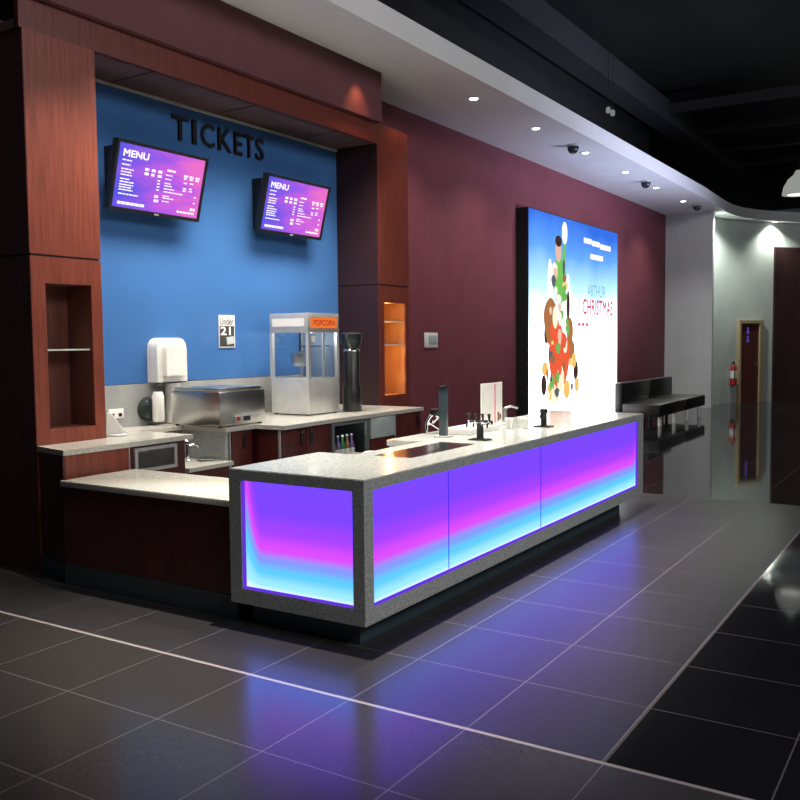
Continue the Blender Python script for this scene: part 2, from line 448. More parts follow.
# ------------------------------------------------------------------ wood columns with display niches
def column(x0, x1, niche, label, shelves, loc, lit):
    t = thing('display_column', label, 'column', loc)
    y0, y1 = 3.07, YB + (0 if x0 < 1 else .0)
    nx0, nx1, nz0, nz1 = niche
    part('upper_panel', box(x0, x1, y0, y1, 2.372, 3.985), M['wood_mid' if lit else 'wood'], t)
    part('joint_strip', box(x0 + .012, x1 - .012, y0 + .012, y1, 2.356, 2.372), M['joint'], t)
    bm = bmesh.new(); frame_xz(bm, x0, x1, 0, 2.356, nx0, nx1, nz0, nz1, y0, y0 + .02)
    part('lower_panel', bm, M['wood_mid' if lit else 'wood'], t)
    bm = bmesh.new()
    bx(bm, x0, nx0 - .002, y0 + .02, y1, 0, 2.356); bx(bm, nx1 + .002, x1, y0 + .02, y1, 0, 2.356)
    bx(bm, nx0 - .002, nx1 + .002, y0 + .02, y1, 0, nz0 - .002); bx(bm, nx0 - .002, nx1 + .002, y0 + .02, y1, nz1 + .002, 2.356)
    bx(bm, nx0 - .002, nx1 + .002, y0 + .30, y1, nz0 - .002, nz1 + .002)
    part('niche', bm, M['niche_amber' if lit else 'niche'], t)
    for z in shelves:
        part('shelf', box(nx0 + .003, nx1 - .003, y0 + .035, y0 + .30, z - .006, z + .006), M['shelf_glass'], t, 'glass shelf')
    # outer sides: their shade is painted in as a darker veneer tone
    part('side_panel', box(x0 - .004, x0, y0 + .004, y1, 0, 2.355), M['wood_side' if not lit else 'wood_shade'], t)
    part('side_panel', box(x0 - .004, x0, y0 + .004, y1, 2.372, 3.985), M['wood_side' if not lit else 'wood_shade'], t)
    return t
column(.185, .82, (.305, .72, 1.06, 2.16), 'cherry wood column with a dark niche at the left end of the blue wall', (1.66,), (.48, 3.36, 0), False)
column(4.79, 5.46, (4.90, 5.37, 1.06, 2.16), 'cherry wood column with an amber lit niche between blue wall and plum wall', (1.66, 1.94), (5.12, 3.36, 0), True)

# ------------------------------------------------------------------ the long illuminated counter
L, W, ZB, H = 4.98, .985, .136, .95
ct = thing('service_counter', 'long grey stone counter with glowing violet panels in the foreground', 'counter', (L / 2, W / 2, 0))
# slab with a notch cut at the back, over the sunken work area
poly = [(0, 0), (L, 0), (L, W), (1.74, W), (1.74, .69), (.89, .69), (.89, W), (0, W)]
bm = prism(bmesh.new(), poly, .905, H)
bmesh.ops.recalc_face_normals(bm, faces=bm.faces[:])
es = [e for e in bm.edges if abs(e.verts[0].co.z - H) < 1e-5 and abs(e.verts[1].co.z - H) < 1e-5]
bmesh.ops.bevel(bm, geom=es, offset=.005, segments=2, affect='EDGES')
part('countertop', bm, M['stone'], ct)
bm = bmesh.new(); frame_xz(bm, 0, L, ZB, .905, .09, 4.815, .228, .882, 0, .05)
part('front_frame', bm, M['stone'], ct)
bm = bmesh.new(); frame_xz(bm, .05, W, ZB, .905, .078, .892, .228, .882, 0, .05); swap_xy(bm, 0)
part('end_frame', bm, M['stone'], ct)
bm = bmesh.new(); bx(bm, L - .05, L, .05, W, ZB, .905); bx(bm, .05, L - .05, .06, W, ZB, ZB + .04)
bx(bm, .05, .86, W - .03, W, ZB + .04, .905); bx(bm, 1.78, L - .05, W - .03, W, ZB + .04, .905); bx(bm, .86, 1.78, .66, .68, ZB + .04, .905)
part('carcass', bm, M['stone'], ct)
ledb = [(0.0, (.80, 1.0, 4.6)), (.055, (.36, .86, 4.2)), (.18, (.12, .62, 3.6)), (.28, (.24, .34, 3.0)), (.39, (.74, .075, 2.4)), (.57, (.37, .058, 2.2)), (.74, (.22, .062, 2.2)), (1.0, (.205, .068, 2.2))]
ctz = 0
def led(name, side): return mat_ramp_emit(name, 2, .235, .88, ledb, side)
o = ORIG[ct.name]
led_end = led('glowing end panel', [(1, .880 - o.y, -1, .13, .60)])
led_front = led('glowing front panel', None)
led_last = led('glowing front panel at the far end', [(0, 4.815 - o.x, -1, .10, .22)])
part('light_panel', box(.022, .030, .074, .896, .222, .888), led_end, ct, 'square glowing panel on the end of the counter')
for (a, b, m) in ((.086, .970, led_front), (.978, 2.435, led_front), (2.444, 4.819, led_last)):
    part('light_panel', box(a, b, .022, .030, .222, .888), m, ct)
M['violet_spill'] = mat_emit('violet panel light on stone edge', (.16, .035, .80), .9)  # glowing strips stand in for panel light falling on the stone reveal
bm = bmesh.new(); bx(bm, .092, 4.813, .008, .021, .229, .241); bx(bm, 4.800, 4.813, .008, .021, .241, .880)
part('edge_glow', bm, M['violet_spill'], ct, 'thin added strip for violet light on the stone edge')
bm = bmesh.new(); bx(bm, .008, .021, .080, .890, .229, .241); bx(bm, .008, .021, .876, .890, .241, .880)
part('edge_glow', bm, M['violet_spill'], ct, 'thin added strip for violet light on the stone edge')
M['seam'] = mat_noise('dark violet seam', (.10, .05, .4), (.12, .06, .45), .4)
for x in (.974, 2.4395): part('panel_seam', box(x - .0022, x + .0022, .018, .0215, .242, .882), M['seam'], ct)
part('plinth', box(.09, 4.55, .10, W - .1, 0, ZB), M['plinth'], ct, 'recessed dark plinth')
part('inset_tray', box(.905, 1.79, .25, .535, H - .01, H + .002), M['inset'], ct, 'polished flush drip tray')
# sunken steel work area behind the counter
sk = ct
bm = bmesh.new(); bx(bm, .90, 1.73, .70, 1.28, .80, .84, .004); bx(bm, .90, 1.73, .70, .71, .84, .925); 
part('sunken_steel_top', bm, M['steel'], sk, 'sunken steel work area')
part('sunken_cabinet', box(.92, 1.71, .70, 1.24, .02, .80), M['wood_dark'], sk)
bm = bmesh.new(); ring = []
for k in range(25):
    a = 2 * PI * k / 24; ring.append((1.46 + .06 * math.cos(a), .92 + .06 * math.sin(a), .867))
tube(bm, ring, .026)
single('paper_roll', bm, M['print_white'], 'small white paper roll lying on the sunken steel work area of the long counter', 'paper roll')

# ------------------------------------------------------------------ low counter joining the long one to the left cabinet
lc = thing('low_counter', 'low pass counter with a thin stone top between long counter and left cabinet', 'counter', (.35, 1.8, 0))
part('countertop', box(.02, .69, 1.0, 2.60, .708, .75, .006), M['stone_lit'], lc)
part('front_panel', box(.06, .10, .99, 2.62, .155, .706), M['wood_dark'], lc)
part('baseboard', box(.055, .09, .99, 2.62, 0, .153), M['plinth'], lc)
part('rear_panel', box(.60, .63, 1.02, 2.60, 0, .706), M['wood_dark'], lc)

# ------------------------------------------------------------------ left cabinet with oven, its worktop
wt = bmesh.new(); prism(wt, [(.088, 2.64), (1.35, 2.64), (1.35, 3.30), (1.70, 3.30), (1.70, YB - .003), (.826, YB - .003), (.826, 3.064), (.182, 3.064)], .912, .95)
single('worktop', wt, M['stone_lit'], 'stone worktop painted as lit in front of the left wood column', 'worktop')
lcab = thing('base_cabinet', 'dark cherry base cabinet under the left worktop, with an oven in it', 'cabinet', (.7, 2.9, 0))
part('side_panel', prism(bmesh.new(), [(.100, 2.665), (.120, 2.665), (.218, 3.064), (.196, 3.064)], .135, .910), M['wood_dark'], lcab)
part('front_panel', box(.121, .692, 2.665, 2.685, .135, .910), M['wood'], lcab)
bm = bmesh.new(); frame_xz(bm, .702, 1.275, .135, .910, .74, 1.18, .70, .895, 2.665, 2.685)
part('oven_surround', bm, M['wood_dark'], lcab)
part('edge_strip', box(.693, .701, 2.660, 2.685, .135, .910), M['alu'], lcab, 'pale metal strip')
part('end_panel', box(1.255, 1.275, 2.686, 3.06, .135, .910), M['wood_dark'], lcab)
part('baseboard', prism(bmesh.new(), [(.085, 2.655), (1.27, 2.655), (1.27, 3.06), (.182, 3.06)], 0, .132), M['plinth'], lcab)
ov = thing('built_in_oven', 'small built in steel framed oven in the left base cabinet', 'oven', (.96, 2.9, .70))
bm = bmesh.new(); frame_xz(bm, .742, 1.178, .702, .893, .772, 1.150, .728, .868, 2.650, 2.675)
part('door_frame', bm, M['alu'], ov)
part('door_glass', box(.770, 1.152, 2.660, 2.668, .726, .870), M['glass'], ov)
bm = bmesh.new(); bx(bm, .75, 1.17, 2.98, 3.0, .705, .89); bx(bm, .75, .76, 2.69, 2.98, .705, .89); bx(bm, 1.16, 1.17, 2.69, 2.98, .705, .89); bx(bm, .76, 1.16, 2.69, 2.98, .705, .712)
part('cavity', bm, M['steel'], ov)
part('turntable_load', box(.88, 1.03, 2.76, 2.90, .72, .81, .008), M['black'], ov, 'dark block seen through the glass')

# ------------------------------------------------------------------ sink counter
sc_ = thing('sink_counter', 'lower stone counter with a round basin between left cabinet and back run', 'sink', (1.6, 3.0, 0))
bm = bmesh.new(); prism(bm, [(1.355, 2.70), (1.890, 2.70), (1.890, 3.28), (1.355, 3.28)], .625, .66)
part('countertop', bm, M['stone_lit'], sc_)
bm = bmesh.new(); lathe(bm, [(.066, .6605), (.077, .676), (.079, .680), (.071, .680), (.05, .668), (.02, .664)], 1.805, 2.955, 28)
part('basin', bm, M['steel'], sc_)
part('front_panel', box(1.36, 1.87, 2.73, 2.75, 0, .622), M['wood_dark'], sc_)
tx, ty = 1.69, 3.055
tp = thing('sink_tap', 'chrome pillar tap standing beside the round basin', 'tap', (tx, ty, .66))
bm = bmesh.new(); lathe(bm, [(.026, .661), (.026, .672), (.017, .68), (.017, .81), (.021, .815), (.021, .835)], tx, ty, 14)
part('body', bm, M['chrome'], tp)
bm = bmesh.new(); tube(bm, [(tx, ty, .795), (tx + .04, ty - .02, .808), (tx + .075, ty - .04, .80), (tx + .085, ty - .045, .78)], .010); part('spout', bm, M['chrome'], tp)
bm = bmesh.new(); tube(bm, [(tx, ty, .836), (tx - .02, ty + .02, .855)], .008); part('lever', bm, M['chrome'], tp)

# ------------------------------------------------------------------ back run along the blue wall
poly = [(1.885, 2.77), (2.255, 2.765), (2.275, 2.43), (3.0, 2.47), (4.785, 2.47), (4.785, YB - .004), (1.705, YB - .004), (1.705, 3.31), (1.885, 3.31)]
bm = prism(bmesh.new(), poly, .912, .95)
single('worktop', bm, M['stone_lit'], 'long stone worktop along the foot of the blue wall carrying the machines', 'worktop')
single('end_panel', box(1.895, 1.93, 2.80, 3.50, .02, .910), M['stone'], 'grey stone end panel beside the round sink basin', 'panel')
def cab(x0, x1, y0, y1, label, doors):
    t = thing('base_cabinet', label, 'cabinet', ((x0 + x1) / 2, (y0 + y1) / 2, 0))
    part('body', box(x0, x1, y0 + .02, y1, .10, .910), M['wood_dark'], t)
    part('plinth', box(x0 + .01, x1 - .01, y0 + .06, y1, 0, .10), M['plinth'], t)
    for (a, b, hx) in doors:
        dd = part('door', box(a + .004, b - .004, y0, y0 + .018, .115, .905, .002), M['wood_dark'], t)
        bm = bmesh.new(); bx(bm, hx - .02, hx + .02, y0 - .012, y0 - .001, .74, .88, .004)
        part('handle', bm, M['black'], dd, 'dark recessed handle')
        bm = bmesh.new(); lathe(bm, [(.008, 0), (.008, .01), (.005, .014)], 0, 0, 12, Matrix.Translation((hx, y0 - .002, .862)) @ Matrix.Rotation(PI / 2, 4, 'X'))
        part('lock', bm, M['chrome'], dd)
    part('edge_strip', box(x0 - .006, x0 + .006, y0 - .004, y0 + .02, .115, .905), M['alu'], t, 'pale metal strip')
    return t
cab(1.945, 2.24, 2.79, YB - .01, 'narrow one door cherry cabinet right of the grey stone end panel', [(1.965, 2.24, 2.12)])
cab(2.29, 3.05, 2.50, YB - .01, 'two door cherry cabinet left of the glass fronted bottle fridge', [(2.31, 2.68, 2.60), (2.68, 3.05, 2.74)])
# bottle fridge
fr = thing('bottle_fridge', 'under counter bottle fridge with silver frame and glass door below the back worktop', 'fridge', (3.4, 3.0, 0))
bm = bmesh.new(); bx(bm, 3.08, 3.11, 2.53, 3.1, .05, .905); bx(bm, 3.69, 3.72, 2.53, 3.1, .05, .905); bx(bm, 3.11, 3.69, 3.07, 3.1, .05, .905); bx(bm, 3.11, 3.69, 2.53, 3.07, .05, .12); bx(bm, 3.11, 3.69, 2.53, 3.07, .88, .905)
part('cabinet', bm, M['black'], fr)
bm = bmesh.new(); frame_xz(bm, 3.075, 3.725, .09, .905, 3.12, 3.68, .13, .87, 2.50, 2.528)
part('door_frame', bm, M['darkalu'], fr)
part('door_glass', box(3.118, 3.682, 2.511, 2.517, .128, .872), M['glass'], fr)
part('shelf', box(3.115, 3.685, 2.55, 3.06, .475, .487), M['steel'], fr)
cols = ['green_bottle', 'amber_bottle', 'violet_bottle']; names = {'green_bottle': 'green', 'amber_bottle': 'amber', 'violet_bottle': 'violet'}
protos = {}
def bottle(cn, x, y, z, label):
    t = thing('bottle', label, 'bottle', (x, y, z), 'bottles in the under counter fridge')
    bm = bmesh.new(); lathe(bm, [(.030, z), (.032, z + .01), (.032, z + .14), (.026, z + .17), (.012, z + .20), (.012, z + .245)], x, y, 14)
    part('glass_body', bm, M[cn], t)
    bm = bmesh.new(); lathe(bm, [(.014, z + .245), (.014, z + .262)], x, y, 12); part('cap', bm, M['white'], t)
    bm = bmesh.new(); lathe(bm, [(.0328, z + .05), (.0328, z + .12)], x, y, 14); part('paper_label', bm, M['white'], t)
    return t
for s, z in ((0, .488),):
    for k in range(6):
        cn = cols[(k + s) % 3]; x = 3.20 + .08 * k
        lab = '%s bottle on the %s fridge shelf, %s from its left end' % (names[cn], ('upper', 'lower')[s], ORD[k])
        if cn in protos: dup(protos[cn], (x, 2.64, z), lab)
        else: protos[cn] = bottle(cn, x, 2.64, z, lab)
# pale appliance right of the fridge
ib = thing('ice_machine', 'pale grey fronted ice machine under the worktop right of the bottle fridge', 'ice machine', (3.98, 2.9, 0))
part('front_panel', box(3.745, 4.215, 2.49, 2.52, .685, .905, .006), M['pale'], ib)
part('body', box(3.75, 4.21, 2.522, 3.2, 0, .905), M['wood_dark'], ib)
part('lower_panel', box(3.745, 4.215, 2.50, 2.52, .10, .675, .003), M['wood_dark'], ib)
cab(4.23, 4.78, 2.50, 3.06, 'one door cherry cabinet at the right end of the back run', [(4.25, 4.78, 4.70)])

# ------------------------------------------------------------------ wall menu screens
def screen_mat():
    m, nt, out = new_mat('menu screen glow')
    tc = nt.nodes.new('ShaderNodeTexCoord'); mp = nt.nodes.new('ShaderNodeMapping')
    mp.inputs['Rotation'].default_value = (0, .5, 0); mp.inputs['Scale'].default_value = (1.0, 1.0, 4.0)
    nz = nt.nodes.new('ShaderNodeTexNoise'); nz.inputs['Scale'].default_value = 1.8; nz.inputs['Detail'].default_value = 3; nz.inputs['Roughness'].default_value = .55
    nt.links.new(tc.outputs['Object'], mp.inputs[0]); nt.links.new(mp.outputs[0], nz.inputs['Vector'])
    sx = nt.nodes.new('ShaderNodeSeparateXYZ'); nt.links.new(tc.outputs['Object'], sx.inputs[0])
    mr = nt.nodes.new('ShaderNodeMapRange'); mr.inputs[1].default_value = -.5; mr.inputs[2].default_value = .5; mr.inputs[3].default_value = -.32; mr.inputs[4].default_value = .26
    nt.links.new(sx.outputs[0], mr.inputs[0])
    ad = nt.nodes.new('ShaderNodeMath'); ad.operation = 'ADD'; nt.links.new(nz.outputs['Fac'], ad.inputs[0]); nt.links.new(mr.outputs[0], ad.inputs[1])
    cr = nt.nodes.new('ShaderNodeValToRGB'); e = cr.color_ramp.elements
    e[0].position = .18; e[0].color = (.11, .10, .80, 1); e[1].position = .80; e[1].color = (.86, .17, .62, 1)
    a = e.new(.36); a.color = (.28, .11, .82, 1); b = e.new(.54); b.color = (.56, .12, .80, 1)
    nt.links.new(ad.outputs[0], cr.inputs[0])
    em = nt.nodes.new('ShaderNodeEmission'); em.inputs[1].default_value = 1.0
    nt.links.new(cr.outputs[0], em.inputs[0]); nt.links.new(em.outputs[0], out.inputs[0])
    return m
M['screen'] = screen_mat()
TW, TH = 1.065, .60
tilt = math.radians(14.6)
def tv_frame(x0):
    # local: x across 0..TW, y depth (front at 0, back +), z up 0..TH ; bottom edge at Y=3.475
    return Matrix.Translation((x0, 3.475, 2.85)) @ Matrix.Rotation(tilt, 4, 'X')
def make_tv(x0, label):
    t = thing('wall_tv', label, 'screen', (x0 + TW / 2, 3.5, 2.84), 'menu screens on the blue wall')
    T = tv_frame(x0); org = ORIG[t.name]
    def P(name, bm, mat, parent):
        for v in bm.verts: v.co = T @ v.co
        return part(name, bm, mat, parent)
    bm = bmesh.new(); frame_xz(bm, 0, TW, 0, TH, .028, TW - .028, .032, TH - .028, 0, .03)
    bz = P('bezel', bm, M['black'], t)
    P('housing', box(.004, TW - .004, .0305, .075, .004, TH - .004, .006), M['black'], t)
    sw, sh = TW - .056, TH - .06
    scr = part('screen_glass', box(x0 + .028, x0 + TW - .028, 3.475 + .012, 3.475 + .02, 2.85 + .032, 2.85 + TH - .028), M['screen'], t)
    # tilt about the bottom edge while keeping the glow's coordinates level with the screen
    R4 = Matrix.Translation(Vector((x0, 3.475, 2.85)) - org) @ Matrix.Rotation(tilt, 4, 'X') @ Matrix.Translation(-(Vector((x0, 3.475, 2.85)) - org))
    for v in scr.data.vertices: v.co = R4 @ v.co
    def uv(u_, v_): return (.028 + u_ * sw, TH - .028 - v_ * sh)
    bm = text_bm('MENU', .1, 0.0, .006)
    a = uv(.055, .20); b = uv(.335, .085); fit_text(bm, a[0], b[0], a[1], b[1]); upright(bm, .0105)
    P('title_text', bm, M['screen_text'], scr)
    bm = bmesh.new()
    def bar(u0, u1, v0, h):
        # a printed line, broken into word lengths
        u_ = u0
        while u_ < u1 - .004:
            w = min(random.uniform(.025, .06), u1 - u_)
            p0 = uv(u_, v0 + h); p1 = uv(u_ + w, v0)
            bx(bm, p0[0], p1[0], .0095, .0115, p0[1], p1[1]); u_ += w + .007
    for v_, l_ in ((.245, .10), (.315, .09), (.385, .13), (.43, .12), (.475, .12), (.54, .10), (.585, .15), (.63, .15), (.67, .14), (.71, .15), (.775, .22)): bar(.055, .055 + l_, v_, .020)
    bar(.06, .36, .905, .045)
    for v_ in (.315, .385):
        for u_ in (.31, .385, .46): bar(u_, u_ + .045, v_, .045)
    for v_ in (.47, .52, .57, .62): bar(.465, .495, v_, .022)
    for v_ in (.72, .79): bar(.455, .505, v_, .045)
    bar(.56, .66, .27, .032)
    for v_, l_ in ((.355, .08), (.42, .07), (.49, .07), (.53, .09), (.58, .12), (.63, .24), (.70, .07), (.735, .13), (.79, .08)): bar(.55, .55 + l_, v_, .018)
    for u_ in (.765, .835, .91): bar(u_, u_ + .05, .305, .034); bar(u_ + .005, u_ + .045, .35, .028)
    for v_ in (.43, .52, .56): bar(.775, .815, v_, .022); bar(.85, .89, v_ - .01, .022)
    for v_ in (.64, .74): bar(.925, .95, v_, .022)
    bar(.90, .96, .84, .045); bar(.74, .96, .915, .032)
    P('menu_lines', bm, M['screen_text'], scr)
    P('maker_badge', box(TW / 2 - .025, TW / 2 + .025, -.003, 0, .006, .020), M['alu'], t)
    part('wall_bracket', box(x0 + .12, x0 + .75, 3.53, YB - .002, 2.90, 3.42), M['black'], t)
    return t
make_tv(1.25, 'tilted menu screen on the blue wall, left one beside the wood column')
make_tv(3.165, 'tilted menu screen on the blue wall, right one below the end of the black lettering')

# black letters over the screens
ts = thing('lettering_sign', 'black raised TICKETS lettering along the top of the blue wall', 'sign', (2.83, YB, 3.62))
for ch, a, b, in (('T', 2.17, 2.39), ('I', 2.432, 2.497), ('C', 2.55, 2.745), ('K', 2.785, 2.985), ('E', 3.02, 3.15), ('T', 3.17, 3.325), ('S', 3.345, 3.483)):
    bm = text_bm(ch, .3, .010, .004); fit_text(bm, a - .01, b - .022, 3.632, 3.858); upright(bm, YB - .016)
    part('letter', bm, M['letter'], ts)

# age notice on the blue wall
nt_ = thing('age_notice', 'small black and white Under 21 notice on the blue wall above the steel warmer', 'notice', (2.85, YB, 1.65))
card = part('card', box(2.735, 2.965, YB - .010, YB - .002, 1.655, 1.985), M['print_white'], nt_)
part('black_field', box(2.741, 2.953, YB - .012, YB - .0105, 1.665, 1.875), M['print_black'], card)
bm = text_bm('Under', .1, 0, .001); fit_text(bm, 2.748, 2.945, 1.885, 1.958); upright(bm, YB - .0118); part('word', bm, M['print_black'], card)
bm = text_bm('21', .1, 0, .004); fit_text(bm, 2.750, 2.90, 1.782, 1.868); upright(bm, YB - .0135); part('number', bm, M['print_white'], card)
bm = bmesh.new(); bx(bm, 2.84, 2.945, YB - .0135, YB - .0125, 1.69, 1.765, 0, Matrix.Translation((2.89, 0, 1.73)) @ Matrix.Rotation(-.12, 4, 'Y') @ Matrix.Translation((-2.89, 0, -1.73)))
part('picture', bm, M['pale'], card)

# towel dispenser, soap dispenser, cup tube, socket, card terminal
td = thing('towel_dispenser', 'white rounded paper towel dispenser on the blue wall above the sink', 'dispenser', (1.97, YB, 1.33))
bm = bmesh.new()
pf = [(-.185, 0), (.185, 0), (.185, .30), (.172, .36), (.14, .395), (.09, .41), (-.09, .41), (-.14, .395), (-.172, .36), (-.185, .30)]
fr_ = [bm.verts.new((1.975 + x, 3.46, 1.345 + z)) for x, z in pf]; bk_ = [bm.verts.new((1.975 + x, YB - .002, 1.345 + z)) for x, z in pf]
n = len(pf)
for i in range(n): bm.faces.new((fr_[i], fr_[(i + 1) % n], bk_[(i + 1) % n], bk_[i]))
f1 = bm.faces.new(fr_); bm.faces.new(bk_)
bmesh.ops.bevel(bm, geom=list(f1.edges), offset=.06, segments=4, affect='EDGES')
part('cover', bm, M['white'], td)
part('slot', box(1.82, 2.12, 3.50, 3.60, 1.335, 1.345), M['black'], td)
part('lock', box(2.156, 2.163, 3.53, 3.545, 1.63, 1.67), M['black'], td)
sd = thing('soap_dispenser', 'round dark chrome soap dispenser on the splashback, left of the white cup tube', 'dispenser', (1.77, YB, .99))
bm = bmesh.new(); lathe(bm, [(.11, 0), (.115, .02), (.10, .07), (.05, .09)], 0, 0, 24, Matrix.Translation((1.77, YB - .003, 1.10)) @ Matrix.Rotation(PI / 2, 4, 'X'))
part('bowl', bm, M['dark_glass'], sd)
bm = bmesh.new(); lathe(bm, [(.05, .985), (.055, 1.0), (.055, 1.22), (.04, 1.26)], 1.79, YB - .13, 16)
part('pump', bm, M['white'], sd)
cu_ = thing('cup_tube', 'white upright cup tube on the splashback under the towel dispenser', 'dispenser', (2.0, 3.56, .952))
bm = bmesh.new(); lathe(bm, [(.062, .96), (.07, .985), (.07, 1.33)], 2.01, 3.56, 20); part('tube', bm, M['white'], cu_)
bm = bmesh.new(); lathe(bm, [(.05, .952), (.05, .962)], 2.01, 3.56, 20); part('lip', bm, M['pale'], cu_)
so = thing('wall_socket', 'white double wall socket on the splashback beside the left wood column', 'socket', (1.41, YB, 1.03))
part('plate', box(1.325, 1.49, YB - .014, YB - .002, 1.04, 1.125, .003), M['white'], so)
for x in (1.365, 1.45): part('outlet', box(x - .018, x + .018, YB - .017, YB - .0145, 1.055, 1.085), M['black'], so)
te = thing('card_terminal', 'small white sloping card terminal on the left worktop beside the wood column', 'card terminal', (1.02, 3.22, .952))
bm = bmesh.new()
pr_ = [(.0, 0), (.20, 0), (.20, .02), (.06, .17), (.02, .17)]
a_ = [bm.verts.new((.96 + x * .55, 3.12 - x * .45 + .12, .967 + z)) for x, z in pr_]; b_ = [bm.verts.new((.90 + x * .55, 3.05 - x * .45 + .12, .967 + z)) for x, z in pr_]
for i in range(5): bm.faces.new((a_[i], a_[(i + 1) % 5], b_[(i + 1) % 5], b_[i]))
bm.faces.new(a_); bm.faces.new(b_)
part('body', bm, M['white'], te)
bm = bmesh.new(); lathe(bm, [(.09, .952), (.095, .958), (.08, .968)], .99, 3.15, 20); part('base', bm, M['alu'], te)

# steel warmer
wa = thing('food_warmer', 'low stainless steel food warmer on the back worktop left of the popcorn machine', 'warmer', (2.1, 3.05, .95))
part('body', box(1.83, 2.44, 2.80, 3.40, .965, 1.27, .012), M['steel'], wa)
part('lid', box(1.85, 2.42, 2.82, 3.38, 1.27, 1.30, .008), M['steel'], wa)
cp = part('control_panel', box(2.02, 2.36, 2.792, 2.80, .985, 1.045, .002), M['alu'], wa)
part('display', box(2.13, 2.22, 2.788, 2.792, .995, 1.038), M['lcd'], cp)
part('button', box(2.04, 2.085, 2.788, 2.792, 1.0, 1.035), M['red'], cp, 'red switch')
for x, y in ((1.87, 2.84), (2.40, 2.84), (1.87, 3.36), (2.40, 3.36)):
    bm = bmesh.new(); lathe(bm, [(.018, .951), (.02, .966)], x, y, 12); part('foot', bm, M['black'], wa)

# popcorn machine
pm = thing('popcorn_machine', 'tall glass popcorn machine with orange lit sign on the back worktop', 'popcorn machine', (3.47, 3.2, .95))
x0, x1, y0, y1 = 3.235, 3.76, 2.90, 3.41
bm = bmesh.new(); bx(bm, x0 + .005, x1 - .005, y0 + .005, y1 - .005, .962, 1.33, .008); part('base', bm, M['alu'], pm)
for x in (x0 + .018, x1 - .018):
    for y in (y0 + .018, y1 - .018):
        part('post', box(x - .018, x + .018, y - .018, y + .018, 1.33, 1.80), M['alu'], pm)
hd = part('header', box(x0, x1, y0, y1, 1.80, 2.0, .004), M['alu'], pm)
part('sign_panel', box(x0 + .04, x1 - .04, y0 - .006, y0 - .001, 1.845, 1.955), M['orange_lit'], hd, 'lit orange sign')
bm = text_bm('POPCORN', .1, 0, .003); fit_text(bm, x0 + .08, x1 - .08, 1.87, 1.93); upright(bm, y0 - .008); part('sign_text', bm, M['sign_red'], hd)
part('side_strip', box(x0 - .005, x0 - .001, y0 + .05, y1 - .04, 1.865, 1.945), M['white'], hd)
part('side_glass', box(x0 + .014, x0 + .020, y0 + .04, y1 - .04, 1.33, 1.80), M['glass'], pm)
M['blue_grey'] = mat_noise('blue grey back panel', (.16, .24, .36), (.20, .28, .40), .15)
part('far_side_panel', box(x1 - .020, x1 - .014, y0 + .04, y1 - .04, 1.33, 1.80), M['blue_grey'], pm)
part('front_glass', box(x0 + .04, x1 - .04, y0 + .014, y0 + .020, 1.33, 1.80), M['glass'], pm)
part('door_stile', box((x0 + x1) / 2 - .015, (x0 + x1) / 2 + .015, y0 + .004, y0 + .013, 1.33, 1.80), M['alu'], pm)
part('price_card', box(x0 + .07, x0 + .13, y0 + .008, y0 + .0135, 1.70, 1.765), M['print_white'], pm)
part('shelf_bar', box(x0 + .021, x1 - .04, y0 + .10, y0 + .12, 1.655, 1.665), M['black'], pm)
bm = bmesh.new(); lathe(bm, [(.08, 1.45), (.10, 1.50), (.10, 1.58), (.105, 1.585), (.04, 1.61)], 3.50, 3.22, 20); part('kettle', bm, M['steel'], pm)
bm = bmesh.new(); tube(bm, [(3.50, 3.22, 1.61), (3.50, 3.22, 1.80)], .012); part('kettle_rod', bm, M['black'], pm)
bm = bmesh.new(); bx(bm, 3.32, 3.34, 2.98, 3.0, 1.33, 1.80); part('inner_post', bm, M['black'], pm)
for x in (x0 + .04, x1 - .04):
    for y in (y0 + .04, y1 - .04):
        bm = bmesh.new(); lathe(bm, [(.02, .951), (.022, .963)], x, y, 12); part('foot', bm, M['black'], pm)

# urn to the right of the popcorn machine
gx, gy = 3.93, 2.86
ur = thing('coffee_grinder', 'black round topped coffee grinder on the back worktop right of the popcorn machine', 'grinder', (gx, gy, .95))
bm = bmesh.new(); lathe(bm, [(.10, .951), (.105, .96), (.10, 1.20), (.085, 1.25), (.085, 1.60), (.075, 1.615)], gx, gy, 24); part('body', bm, M['black'], ur)
bm = bmesh.new(); lathe(bm, [(.07, 1.615), (.10, 1.66), (.112, 1.70), (.112, 1.76)], gx, gy, 24); part('hopper', bm, M['dark_glass'], ur)
bm = bmesh.new(); lathe(bm, [(.115, 1.76), (.115, 1.785), (.09, 1.80), (.03, 1.805)], gx, gy, 24); part('lid', bm, M['black'], ur)
bm = bmesh.new(); lathe(bm, [(.088, 1.598), (.090, 1.612), (.08, 1.625)], gx, gy, 24); part('collar', bm, M['chrome'], ur)

